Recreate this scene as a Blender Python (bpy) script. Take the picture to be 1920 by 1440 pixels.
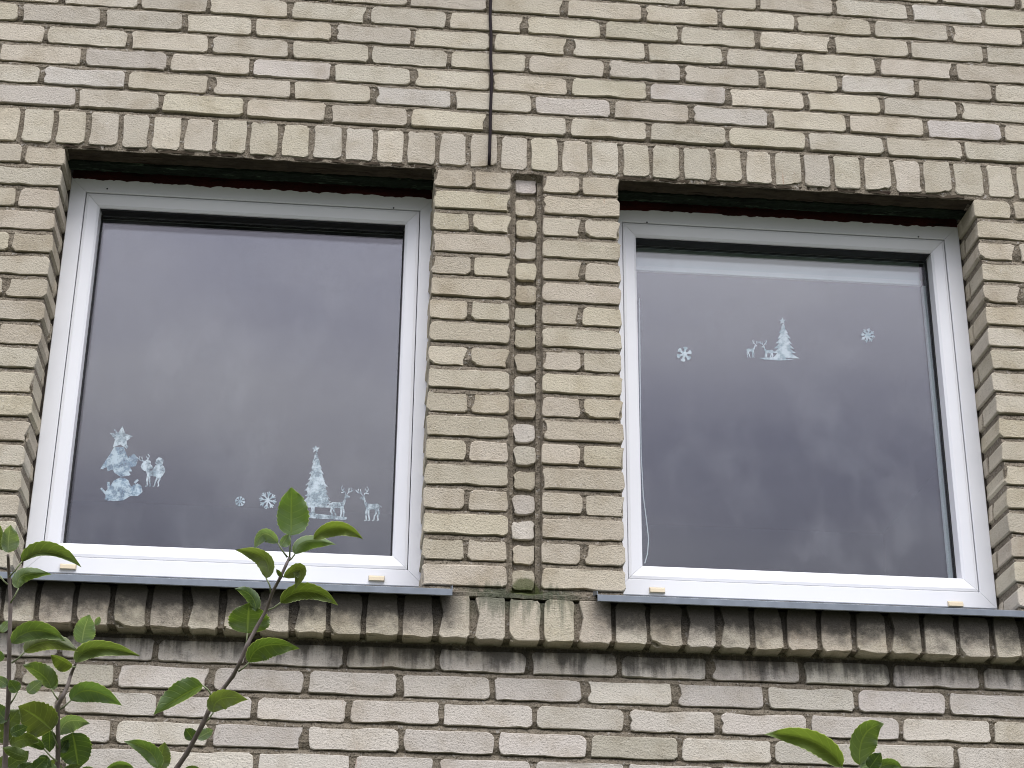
import bpy, math, random
from mathutils import Vector, Matrix, noise
random.seed(11)
scene = bpy.context.scene
for o in list(bpy.data.objects): bpy.data.objects.remove(o)
COL = scene.collection

# ------------------------------------------------------------------ camera
F, CX, CY, CZ, YAW, PIT, ROL = 3392.13, -.196686, -5.007374, -1.595094, .0905043, .4215478, .0105913
fw = Vector((math.sin(YAW)*math.cos(PIT), math.cos(YAW)*math.cos(PIT), math.sin(PIT)))
r0 = fw.cross(Vector((0, 0, 1))).normalized(); u0 = r0.cross(fw)
RT = r0*math.cos(ROL) + u0*math.sin(ROL); UP = -r0*math.sin(ROL) + u0*math.cos(ROL)
CAM = Vector((CX, CY, CZ))
cd = bpy.data.cameras.new('camera'); cam = bpy.data.objects.new('camera', cd); COL.objects.link(cam)
cd.sensor_width = 36; cd.lens = F/1920*36; cd.clip_start = .05; cd.clip_end = 2000
m = Matrix((RT, UP, -fw)).transposed().to_4x4(); m.translation = CAM
cam.matrix_world = m
scene.camera = cam
GROUND = -3.2

# ------------------------------------------------------------------ world, sun, exposure
SUN_EL, SUN_AZ = math.radians(58), math.radians(205)
w = bpy.data.worlds.new('World'); scene.world = w; w.use_nodes = True
nt = w.node_tree; nt.nodes.clear()
def N(tree, typ, **kw):
    n = tree.nodes.new(typ)
    for k, v in kw.items():
        if k in n.inputs.keys() if isinstance(k, str) else False: n.inputs[k].default_value = v
        else: setattr(n, k, v)
    return n
def L(tree, a, b): tree.links.new(a, b)
def math_n(t, op, a, b=None, c=None, clamp=False):
    n = t.nodes.new('ShaderNodeMath'); n.operation = op; n.use_clamp = clamp
    for i, v in enumerate((a, b, c)):
        if v is None: continue
        if hasattr(v, 'is_linked'): t.links.new(v, n.inputs[i])
        else: n.inputs[i].default_value = v
    return n.outputs[0]
def mixc(t, fac, a, b, typ='MIX'):
    n = t.nodes.new('ShaderNodeMix'); n.data_type = 'RGBA'; n.blend_type = typ
    for s, v in ((0, fac), (6, a), (7, b)):
        if hasattr(v, 'is_linked'): t.links.new(v, n.inputs[s])
        else: n.inputs[s].default_value = v if s == 0 else (*v, 1)[:4]
    return n.outputs[2]
def smooth(t, v, a, b):
    n = t.nodes.new('ShaderNodeMapRange'); n.interpolation_type = 'SMOOTHSTEP'
    t.links.new(v, n.inputs[0]); n.inputs[1].default_value = a; n.inputs[2].default_value = b
    return n.outputs[0]
def noise_n(t, vec, scale, detail=4, rough=.55, dim='3D'):
    n = t.nodes.new('ShaderNodeTexNoise'); n.noise_dimensions = dim
    if vec is not None: t.links.new(vec, n.inputs['Vector'])
    n.inputs['Scale'].default_value = scale; n.inputs['Detail'].default_value = detail; n.inputs['Roughness'].default_value = rough
    return n.outputs['Fac']
def scaled_w(v, sc, off):
    n = nt.nodes.new('ShaderNodeMapping'); nt.links.new(v, n.inputs[0]); n.inputs['Scale'].default_value = sc; n.inputs['Location'].default_value = off
    return n.outputs[0]
sky = N(nt, 'ShaderNodeTexSky', sky_type='NISHITA', sun_disc=False, sun_elevation=SUN_EL, sun_rotation=SUN_AZ)
bg1 = nt.nodes.new('ShaderNodeBackground'); bg1.inputs[1].default_value = .08; L(nt, sky.outputs[0], bg1.inputs[0])
tc = nt.nodes.new('ShaderNodeTexCoord'); sp = nt.nodes.new('ShaderNodeSeparateXYZ'); L(nt, tc.outputs['Generated'], sp.inputs[0])
zc = math_n(nt, 'MAXIMUM', sp.outputs[2], 0.0)
den = math_n(nt, 'ADD', zc, .36)
cb = nt.nodes.new('ShaderNodeCombineXYZ'); L(nt, math_n(nt, 'DIVIDE', sp.outputs[0], den), cb.inputs[0]); L(nt, math_n(nt, 'DIVIDE', sp.outputs[1], den), cb.inputs[1])
cl = noise_n(nt, scaled_w(cb.outputs[0], (1.0, 1.7, 1), (3.7, 1.3, .0)), 1.5, 7, .50)
cl2 = smooth(nt, cl, .30, .72)
grad = math_n(nt, 'MULTIPLY_ADD', smooth(nt, sp.outputs[2], .14, .70), .90, .17)     # overcast sky: horizon darker than zenith
lum = math_n(nt, 'MULTIPLY', grad, math_n(nt, 'MULTIPLY_ADD', cl2, .50, .76))
tint = mixc(nt, cl2, (.865, .86, 1.06), (.985, .975, 1.02))
bg2 = nt.nodes.new('ShaderNodeBackground'); L(nt, tint, bg2.inputs[0]); L(nt, math_n(nt, 'MULTIPLY', lum, 1.08), bg2.inputs[1])
mx = nt.nodes.new('ShaderNodeMixShader'); mx.inputs[0].default_value = .93; L(nt, bg1.outputs[0], mx.inputs[1]); L(nt, bg2.outputs[0], mx.inputs[2])
wo = nt.nodes.new('ShaderNodeOutputWorld'); L(nt, mx.outputs[0], wo.inputs[0])
sd = bpy.data.lights.new('sun', 'SUN'); sd.energy = .6; sd.angle = math.radians(30); sd.color = (1, .97, .92)
sun = bpy.data.objects.new('sun', sd); COL.objects.link(sun)
# sun stands in front of the wall (towards -Y), high
sdir = Vector((.25*math.cos(SUN_EL), -.97*math.cos(SUN_EL), math.sin(SUN_EL)))
sun.rotation_euler = sdir.to_track_quat('Z', 'Y').to_euler()
scene.view_settings.view_transform = 'Standard'; scene.view_settings.look = 'None'
scene.view_settings.exposure = 1.44; scene.view_settings.gamma = 1
scene.render.engine = 'CYCLES'; scene.cycles.filter_width = 1.0
scene.cycles.max_bounces = 6; scene.cycles.diffuse_bounces = 3; scene.cycles.transparent_max_bounces = 16
scene.render.resolution_x, scene.render.resolution_y = 1024, 768

# ------------------------------------------------------------------ pixel helpers (photo pixels 1920x1440)
def ray(px, py): return fw + RT*((px-960)/F) + UP*((720-py)/F)
def onY(px, py, Y):
    d = ray(px, py); return CAM + d*((Y-CY)/d.y)
def at(px, py, zdepth): return CAM + ray(px, py)*zdepth          # distance along the view axis
def x_at(px, Z, Y=0.):
    k = px-960; a = k*fw - F*RT
    return CX - (a.y*(Y-CY) + a.z*(Z-CZ))/a.x
def to_px(p):
    d = Vector(p)-CAM; z = d.dot(fw); return 960+F*d.dot(RT)/z, 720-F*d.dot(UP)/z

# ------------------------------------------------------------------ objects
def mesh_obj(name, verts, faces, mat, parent=None, smooth_=False, data=None, uv=None):
    me = data
    if me is None:
        me = bpy.data.meshes.new(name); me.from_pydata([tuple(v) for v in verts], [], faces)
        for mt in (mat if isinstance(mat, list) else [mat]): me.materials.append(mt)
        if smooth_: me.polygons.foreach_set('use_smooth', [True]*len(me.polygons))
        if uv is not None:
            ul = me.uv_layers.new(name='UVMap')
            for lp in me.loops: ul.data[lp.index].uv = uv[lp.vertex_index]
    o = bpy.data.objects.new(name, me); COL.objects.link(o)
    if parent is not None: o.parent = parent
    return o
def empty(name, loc=(0, 0, 0), parent=None):
    o = bpy.data.objects.new(name, None); COL.objects.link(o); o.location = loc; o.empty_display_size = .1
    if parent is not None: o.parent = parent
    return o
def tag(o, label=None, cat=None, group=None, kind=None):
    for k, v in (('label', label), ('category', cat), ('group', group), ('kind', kind)):
        if v: o[k] = v
    return o
class MB:
    def __init__(s): s.v = []; s.f = []
    def add(s, vs, fs):
        b = len(s.v); s.v += [Vector(v) for v in vs]; s.f += [tuple(b+i for i in f) for f in fs]
    def box(s, x0, x1, y0, y1, z0, z1):
        s.add([(x0,y0,z0),(x1,y0,z0),(x1,y1,z0),(x0,y1,z0),(x0,y0,z1),(x1,y0,z1),(x1,y1,z1),(x0,y1,z1)],
              [(0,3,2,1),(4,5,6,7),(0,1,5,4),(1,2,6,5),(2,3,7,6),(3,0,4,7)])
    def tube(s, pts, rad, n=7, cap=True):
        pts = [Vector(p) for p in pts]; vs = []; k = len(pts)
        rr = rad if isinstance(rad, (list, tuple)) else [rad]*k
        ref = Vector((.3, 1, .2))
        for i, p in enumerate(pts):
            t = (pts[min(i+1, k-1)]-pts[max(i-1, 0)]).normalized()
            a = t.cross(ref).normalized(); b = t.cross(a)
            for j in range(n):
                an = 2*math.pi*j/n; vs.append(p + (a*math.cos(an)+b*math.sin(an))*rr[i])
        fs = [(i*n+j, i*n+(j+1)%n, (i+1)*n+(j+1)%n, (i+1)*n+j) for i in range(k-1) for j in range(n)]
        if cap: fs += [tuple(range(n-1, -1, -1)), tuple(range((k-1)*n, k*n))]
        s.add(vs, fs)
    def build(s, name, mat, parent=None, smooth_=False): return mesh_obj(name, s.v, s.f, mat, parent, smooth_)

# ------------------------------------------------------------------ materials
def new_mat(name):
    mt = bpy.data.materials.new(name); mt.use_nodes = True
    t = mt.node_tree; b = t.nodes['Principled BSDF']; return mt, t, b
def plain(name, col, rough=.5, spec=.5, metal=0, var=.0, vscale=6, bump=0, bscale=200):
    mt, t, b = new_mat(name)
    b.inputs['Roughness'].default_value = rough; b.inputs['Metallic'].default_value = metal; b.inputs['Specular IOR Level'].default_value = spec
    g = t.nodes.new('ShaderNodeNewGeometry')
    if var:
        n = noise_n(t, g.outputs['Position'], vscale, 5)
        L(t, mixc(t, n, tuple(c*(1-var) for c in col), tuple(min(1, c*(1+var)) for c in col)), b.inputs['Base Color'])
    else: b.inputs['Base Color'].default_value = (*col, 1)
    if bump:
        bp = t.nodes.new('ShaderNodeBump'); bp.inputs['Strength'].default_value = bump; bp.inputs['Distance'].default_value = .002
        L(t, noise_n(t, g.outputs['Position'], bscale, 3), bp.inputs['Height']); L(t, bp.outputs[0], b.inputs['Normal'])
    return mt
def bump_into(t, b, height, strength, dist):
    bp = t.nodes.new('ShaderNodeBump'); bp.inputs['Strength'].default_value = strength; bp.inputs['Distance'].default_value = dist
    L(t, height, bp.inputs['Height']); L(t, bp.outputs[0], b.inputs['Normal'])
def posn(t):
    g = t.nodes.new('ShaderNodeNewGeometry'); s = t.nodes.new('ShaderNodeSeparateXYZ'); L(t, g.outputs['Position'], s.inputs[0])
    return g, s
def scaled(t, vec, sc):
    n = t.nodes.new('ShaderNodeVectorMath'); n.operation = 'MULTIPLY'; L(t, vec, n.inputs[0]); n.inputs[1].default_value = sc
    return n.outputs[0]
def weather_shade(t, col, g, s):
    """grime, drip marks and algae that grew where rain runs off the metal sills, plus shade painted under the overhangs (noise driven)"""
    X, Y, Z = s.outputs
    pos = g.outputs['Position']
    mul = lambda a, b: math_n(t, 'MULTIPLY', a, b)
    under = math_n(t, 'ADD', smooth(t, math_n(t, 'MULTIPLY', X, -1.), -.16, -.06), smooth(t, X, .44, .56), clamp=True)
    mott = noise_n(t, pos, 16, 5, .65)
    strk = noise_n(t, scaled(t, pos, (24, 10, 2.6)), 1, 4, .6)
    grime = noise_n(t, pos, 7, 4, .6)
    # soot on the sill course, plus painted shade under the metal sills
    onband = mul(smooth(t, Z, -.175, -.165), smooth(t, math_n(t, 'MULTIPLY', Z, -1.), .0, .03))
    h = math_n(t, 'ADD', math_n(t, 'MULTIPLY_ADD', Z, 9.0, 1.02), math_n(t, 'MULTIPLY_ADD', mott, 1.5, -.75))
    soot_shade = mul(mul(smooth(t, h, -.46, .34), onband), math_n(t, 'MULTIPLY_ADD', under, .9, .06))
    # drip marks on the course right below, plus painted shade under the sill course
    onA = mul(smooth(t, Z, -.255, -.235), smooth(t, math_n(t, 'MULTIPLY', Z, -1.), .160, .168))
    drip_shade = mul(onA, smooth(t, math_n(t, 'ADD', math_n(t, 'MULTIPLY_ADD', strk, 1., math_n(t, 'MULTIPLY', mott, .6)), math_n(t, 'MULTIPLY_ADD', Z, 4.2, .90)), .70, 1.02))
    d = math_n(t, 'MAXIMUM', mul(soot_shade, .95), mul(drip_shade, .8))
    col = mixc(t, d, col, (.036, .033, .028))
    # green algae in the middle of the sill course and at the foot of the pier
    gx = mul(smooth(t, X, .08, .2), smooth(t, math_n(t, 'MULTIPLY', X, -1.), -.50, -.38))
    gz = mul(smooth(t, Z, -.17, -.02), smooth(t, math_n(t, 'MULTIPLY', Z, -1.), -.05, .0))
    gs = smooth(t, math_n(t, 'ADD', noise_n(t, scaled(t, pos, (60, 20, 6)), 1, 3, .6), math_n(t, 'MULTIPLY', gz, .32)), .62, .80)
    col = mixc(t, mul(mul(mul(gx, gz), gs), .75), col, (.062, .080, .048))
    ex = math_n(t, 'POWER', math_n(t, 'MULTIPLY', math_n(t, 'SUBTRACT', X, .305), 22), 2)
    ez = math_n(t, 'POWER', math_n(t, 'MULTIPLY', math_n(t, 'SUBTRACT', Z, .012), 26), 2)
    moss = smooth(t, math_n(t, 'SUBTRACT', math_n(t, 'ADD', math_n(t, 'SUBTRACT', 1.15, ex), math_n(t, 'MULTIPLY', mott, 2.2)), ez), 1.0, 1.5)
    col = mixc(t, mul(moss, .8), col, (.07, .085, .025))
    return col
def brick_mat(name, sides):
    mt, t, b = new_mat(name)
    g, s = posn(t); pos = g.outputs['Position']
    oi = t.nodes.new('ShaderNodeObjectInfo')
    rnd = math_n(t, 'FRACT', math_n(t, 'ADD', oi.outputs['Random'], g.outputs['Random Per Island']))
    base = oi.outputs['Color']
    v = math_n(t, 'MULTIPLY_ADD', rnd, .16, .92)
    sc = t.nodes.new('ShaderNodeVectorMath'); sc.operation = 'SCALE'; L(t, base, sc.inputs[0]); L(t, v, sc.inputs['Scale'])
    col = sc.outputs[0]
    big = noise_n(t, pos, 9, 5, .6)
    col = mixc(t, smooth(t, big, .42, .75), col, mixc(t, 1., col, (.80, .77, .72), 'MULTIPLY'))
    mid = noise_n(t, pos, 45, 4, .6)
    col = mixc(t, smooth(t, mid, .5, .75), col, mixc(t, 1., col, (1.10, 1.10, 1.09), 'MULTIPLY'))
    fine = noise_n(t, pos, 210, 4, .7)
    col = mixc(t, math_n(t, 'MULTIPLY', smooth(t, fine, .56, .66), .55), col, (.16, .14, .115))      # pits
    col = mixc(t, math_n(t, 'MULTIPLY', smooth(t, noise_n(t, pos, 170, 2, .5), .68, .74), .5), col, (.62, .60, .56))   # lime grains
    # hair cracks and scratches
    vo = t.nodes.new('ShaderNodeTexVoronoi'); vo.feature = 'DISTANCE_TO_EDGE'; vo.inputs['Scale'].default_value = 6
    wv = t.nodes.new('ShaderNodeVectorMath'); wv.operation = 'ADD'; L(t, pos, wv.inputs[0])
    nz = t.nodes.new('ShaderNodeTexNoise'); nz.inputs['Scale'].default_value = 14; L(t, pos, nz.inputs['Vector'])
    L(t, scaled(t, nz.outputs['Color'], (.12, .12, .12)), wv.inputs[1]); L(t, wv.outputs[0], vo.inputs['Vector'])
    crack = math_n(t, 'MULTIPLY', smooth(t, math_n(t, 'MULTIPLY', vo.outputs['Distance'], -1.), -.010, -.002), smooth(t, noise_n(t, pos, 4.3, 2), .80, .84))
    col = mixc(t, math_n(t, 'MULTIPLY', crack, .4), col, (.11, .095, .08))
    # a few rust red runs
    rr = noise_n(t, scaled(t, pos, (75, 20, 5)), 1, 2, .5); rm = smooth(t, noise_n(t, pos, 1.9, 2), .63, .68)
    col = mixc(t, math_n(t, 'MULTIPLY', math_n(t, 'MULTIPLY', smooth(t, rr, .64, .72), rm), .5), col, (.36, .16, .09))
    col = weather_shade(t, col, g, s)
    L(t, col, b.inputs['Base Color'])
    b.inputs['Roughness'].default_value = .9; b.inputs['Specular IOR Level'].default_value = .2
    hgt = math_n(t, 'ADD', math_n(t, 'MULTIPLY', fine, .7), math_n(t, 'MULTIPLY', noise_n(t, scaled(t, pos, (120, 120, 150)), 1, 3, .6), .6))
    hgt = math_n(t, 'SUBTRACT', hgt, math_n(t, 'MULTIPLY', crack, .6))
    bump_into(t, b, hgt, .9, .0045)
    return mt
BRICK = brick_mat('silicate_brick', False)
def mortar_mat():
    mt, t, b = new_mat('mortar'); g, s = posn(t); pos = g.outputs['Position']
    a = noise_n(t, pos, 30, 5, .65); c = noise_n(t, pos, 190, 4, .7)
    col = mixc(t, a, (.135, .112, .082), (.36, .315, .24))
    col = mixc(t, math_n(t, 'MULTIPLY', smooth(t, c, .52, .64), .75), col, (.035, .028, .02))
    col = mixc(t, math_n(t, 'MULTIPLY', smooth(t, noise_n(t, pos, 90, 2, .5), .63, .69), .75), col, (.42, .39, .34))
    col = weather_shade(t, col, g, s)
    L(t, col, b.inputs['Base Color']); b.inputs['Roughness'].default_value = .95; b.inputs['Specular IOR Level'].default_value = .1
    bump_into(t, b, math_n(t, 'ADD', c, math_n(t, 'MULTIPLY', noise_n(t, pos, 70, 3, .6), 1.5)), 1., .006)
    return mt
MORTAR = mortar_mat()
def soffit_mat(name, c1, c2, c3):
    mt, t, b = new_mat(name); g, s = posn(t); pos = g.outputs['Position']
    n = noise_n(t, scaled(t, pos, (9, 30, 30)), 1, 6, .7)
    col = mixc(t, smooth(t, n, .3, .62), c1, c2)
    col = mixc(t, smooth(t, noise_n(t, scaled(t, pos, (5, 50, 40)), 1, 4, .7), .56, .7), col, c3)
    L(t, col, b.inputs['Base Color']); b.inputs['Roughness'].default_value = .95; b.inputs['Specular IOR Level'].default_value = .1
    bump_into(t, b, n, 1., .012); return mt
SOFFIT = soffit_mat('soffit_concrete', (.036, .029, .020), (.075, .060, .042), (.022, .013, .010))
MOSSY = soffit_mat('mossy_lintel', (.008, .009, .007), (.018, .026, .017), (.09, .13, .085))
REDLEAD = soffit_mat('red_primer_steel', (.060, .013, .011), (.032, .010, .009), (.012, .008, .007))
PVC = plain('white_pvc', (.80, .81, .82), .34, .5, var=.07, vscale=4, bump=.12, bscale=7)
PVC_TOP = PVC
SEAL = plain('grey_sealing_mortar', (.40, .38, .34), .95, .1, var=.25, vscale=40, bump=.8, bscale=160)
GASKET_SHADE = plain('black_gasket_and_shade', (.012, .012, .013), .5)  # rubber black, also used to paint shade on the top return and beads
ZINC = plain('galvanised_sheet', (.19, .215, .24), .42, .5, metal=.5, var=.35, vscale=22)
SPACER = plain('grey_spacer', (.25, .26, .27), .5)
CAPM = plain('yellowed_plastic', (.62, .53, .36), .5)
CABLEM = plain('dark_cable_sheath', (.016, .011, .012), .7, .15)
BLIND = plain('white_blind_fabric', (.96, .98, .99), .8)
BLINDF = plain('pale_blind_fabric', (.86, .93, .95), .85)
ROOM = plain('dim_room_paint', (.10, .10, .11), .9)
FOAM = plain('brown_foam', (.22, .12, .09), .9, var=.4, vscale=60, bump=1, bscale=100)
def glass_mat():
    mt = bpy.data.materials.new('window_glass'); mt.use_nodes = True; t = mt.node_tree; t.nodes.clear()
    g = t.nodes.new('ShaderNodeNewGeometry')
    dt = t.nodes.new('ShaderNodeVectorMath'); dt.operation = 'DOT_PRODUCT'; L(t, g.outputs['Incoming'], dt.inputs[0]); L(t, g.outputs['Normal'], dt.inputs[1])
    c = math_n(t, 'ABSOLUTE', dt.outputs['Value'])
    fr = math_n(t, 'MULTIPLY_ADD', math_n(t, 'POWER', math_n(t, 'SUBTRACT', 1., c), 5.), .955, .045)
    tr = t.nodes.new('ShaderNodeBsdfTransparent'); tr.inputs[0].default_value = (.95, .97, .97, 1)
    gl = t.nodes.new('ShaderNodeBsdfGlossy'); gl.inputs['Roughness'].default_value = .0; gl.inputs[0].default_value = (.985, .945, 1, 1)   # faint coating tint
    bp = t.nodes.new('ShaderNodeBump'); bp.inputs['Strength'].default_value = .05; bp.inputs['Distance'].default_value = .004
    L(t, noise_n(t, g.outputs['Position'], 3.5, 2), bp.inputs['Height']); L(t, bp.outputs[0], gl.inputs['Normal'])
    mx = t.nodes.new('ShaderNodeMixShader'); L(t, fr, mx.inputs[0]); L(t, tr.outputs[0], mx.inputs[1]); L(t, gl.outputs[0], mx.inputs[2])
    # thin film of dust
    df = t.nodes.new('ShaderNodeBsdfDiffuse'); df.inputs[0].default_value = (.6, .6, .62, 1)
    m2 = t.nodes.new('ShaderNodeMixShader'); L(t, math_n(t, 'MULTIPLY', smooth(t, noise_n(t, scaled(t, g.outputs['Position'], (1, 1, .6)), 5, 6, .65), .45, .8), .05), m2.inputs[0])
    L(t, mx.outputs[0], m2.inputs[1]); L(t, df.outputs[0], m2.inputs[2])
    o = t.nodes.new('ShaderNodeOutputMaterial'); L(t, m2.outputs[0], o.inputs[0]); return mt
GLASS = glass_mat()
def sticker_mat(name, op, wear, c1=(.46, .60, .66), c2=(.82, .90, .94)):
    mt, t, b = new_mat(name); g, s = posn(t)
    n = noise_n(t, g.outputs['Position'], 42, 5, .7)
    L(t, mixc(t, smooth(t, n, .4, .6), c1, c2), b.inputs['Base Color']); b.inputs['Roughness'].default_value = .7
    al = math_n(t, 'MULTIPLY_ADD', smooth(t, n, .5-wear, .62), op, .96-op)
    L(t, math_n(t, 'MULTIPLY', al, .78), b.inputs['Alpha']); return mt
STICK_WORN = sticker_mat('worn_window_film', .55, .12)
STICK_BLUE = sticker_mat('bluish_window_film', .45, .15, (.30, .45, .58), (.70, .82, .88))
STICK = sticker_mat('window_film', .3, .2)

# ------------------------------------------------------------------ ground (below the frame) and the rest of the setting
gm = plain('lawn', (.050, .055, .034), .95, .1, var=.5, vscale=3, bump=1, bscale=30)
gnd = MB(); gnd.add([(-600, -600, GROUND), (600, -600, GROUND), (600, 600, GROUND), (-600, 600, GROUND)], [(0, 1, 2, 3)])
tag(gnd.build('ground', gm), 'mown grass ground in front of the brick house', 'ground', kind='structure')

# ------------------------------------------------------------------ the house
house = empty('brick_house', (0, .2, GROUND)); HI = Matrix.Translation((0, -.2, -GROUND))
tag(house, 'house front of pale beige silicate brick with two white windows', 'house')
house_children = []
def part(name, mb, mat, parent=house, smooth_=False):
    o = mb.build(name, mat, parent, smooth_)
    return o
P, J, BL = .078, .013, .065
ZL = 18*P            # underside of the lintel course
ZR = 1.551           # first course above the lintel course
ZB = -.166           # first course below the sill course
LX0, LX1, RX0, RX1 = -1.164, 0., .597, 1.774
TONES = {'beige': (.508, .464, .366), 'sand': (.480, .432, .332), 'lilac': (.518, .480, .415), 'white': (.560, .522, .450), 'grey': (.495, .456, .366)}

# brick meshes: irregular rounded outline, worn arris, six depths shared between alike bricks
def brick_mesh(name, wd, ht, dp, seed, rough_=.0024, cr=.012, chips=0):
    rg = random.Random(seed); out = []
    def side(a, b, n):
        for i in range(n):
            f = (i+.5+rg.uniform(-.25, .25))/n; out.append([a[0]+(b[0]-a[0])*f, a[1]+(b[1]-a[1])*f])
    hw, hh = wd/2, ht/2; c = [rg.uniform(.45, 1.35)*cr for _ in range(4)]
    def corner(cx, cz, sx, sz, r, first):
        pts = [(cx-sx*r, cz), (cx-sx*r*.3, cz-sz*r*.3), (cx, cz-sz*r)]
        out.extend([list(p) for p in (pts if first else pts[::-1])])
    nx = max(2, int(wd/.05)); nz = max(1, int(ht/.05))
    corner(-hw, -hh, -1, -1, c[0], False)
    side((-hw+c[0], -hh), (hw-c[1], -hh), nx)
    corner(hw, -hh, 1, -1, c[1], True)
    side((hw, -hh+c[1]), (hw, hh-c[2]), nz)
    corner(hw, hh, 1, 1, c[2], False)
    side((hw-c[2], hh), (-hw+c[3], hh), nx)
    corner(-hw, hh, -1, 1, c[3], True)
    side((-hw, hh-c[3]), (-hw, -hh+c[0]), nz)
    # corner(...) with first=True must run along x first for an anticlockwise outline
    n = len(out)
    for p in out:
        p[0] += rg.uniform(-1, 1)*rough_; p[1] += rg.uniform(-1, 1)*rough_*.8
    dep = [0.]*n; orig = [tuple(p) for p in out]
    for _ in range(chips):
        k = rg.randrange(n); q = rg.uniform(.005, .011)
        for j in (-1, 0, 1):
            i = (k+j) % n; s_ = q*(1 if j == 0 else .45)
            l = math.hypot(*out[i]); out[i][0] -= out[i][0]/l*s_; out[i][1] -= out[i][1]/l*s_*.7; dep[i] = s_*.8
    vs, fs = [], []
    cxz = (0, 0)
    for i, (x, z) in enumerate(out):
        l = math.hypot(x/wd, z/ht)*2; ins = rg.uniform(.0008, .0022)
        sx = x-math.copysign(min(ins, abs(x)), x)*(1 if abs(x) > hw-.03 else .15); sz = z-math.copysign(min(ins, abs(z)), z)*(1 if abs(z) > hh-.02 else .15)
        vs.append((sx, rg.uniform(-.0006, .0006), sz))
    for i, (x, z) in enumerate(out): vs.append((x, .0016+dep[i]+rg.uniform(-.0006, .0006), z))
    for i, (x, z) in enumerate(out): vs.append((x, .003+dep[i]*1.6+.004, z) if dep[i] else (x, .007, z))
    for i, (x, z) in enumerate(orig): vs.append((x, .016, z))
    for i, (x, z) in enumerate(orig): vs.append((x, dp, z))
    fs.append(tuple(range(n)))
    for a in (0, n, 2*n, 3*n):
        for i in range(n):
            j = (i+1) % n; fs.append((a+i, a+n+i, a+n+j, a+j))
    me = bpy.data.meshes.new(name); me.from_pydata(vs, [], fs); me.materials.append(BRICK)
    return me
STR = [brick_mesh('stretcher_brick', .25, BL, .12, 100+i, chips=(0, 1, 1, 0, 2, 2, 1, 1, 0, 3, 0, 1, 4, 1)[i]) for i in range(14)]
HED = [brick_mesh('header_brick', .12, BL, .20, 200+i, chips=i % 3) for i in range(7)]
ROW = [brick_mesh('rowlock_brick', .085, .12, .065, 300+i, chips=(0, 1, 0, 2, 1, 0, 3, 1, 0)[i]) for i in range(9)]
BND = [brick_mesh('sill_brick', .085, .12, .14, 400+i, chips=(2, 1, 3, 1, 4, 2, 1, 3, 2)[i], cr=.011) for i in range(9)]
QRT = [brick_mesh('quarter_brick', .064, BL-.003, .06, 500+i, chips=i % 2) for i in range(6)]
def put(name, lib, x0, x1, zc_, y, parent, tone, w0, hs=1., jy=.002):
    if lib in (STR, HED, QRT): hs = (.985 if zc_ > ZL else .945)+random.uniform(-.015, .015)
    o = bpy.data.objects.new(name, random.choice(lib)); COL.objects.link(o); o.parent = parent
    o.location = ((x0+x1)/2, y+random.uniform(-jy, jy), zc_+random.uniform(-.0012, .0012))
    o.rotation_euler = (random.uniform(-.012, .012), random.uniform(-.004, .004), random.uniform(-.008, .008))
    o.scale = ((x1-x0)/w0, 1, hs)
    t = TONES[tone]; k = random.uniform(.95, 1.05)
    o.color = (t[0]*k, t[1]*k*random.uniform(.985, 1.01), t[2]*k*random.uniform(.97, 1.03), 1)
    return o
far_bricks = []     # bricks outside the picture: joined
def in_view(x0, x1, z, y=0.):
    for xx in (x0, (x0+x1)/2, x1):
        for dz in (-.04, .04):
            a, b = to_px((xx, y, z+dz))
            if -12 < a < 1932 and -12 < b < 1452: return True
    return False
wall = empty('wall', (0, 0, 0)); wall.parent = house; wall.matrix_parent_inverse = HI
def sub_anchor(name):
    e = empty(name); e.parent = house; e.matrix_parent_inverse = HI; return e
XMIN, XMAX, ZTOP = -3.4, 4.2, 3.1

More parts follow.
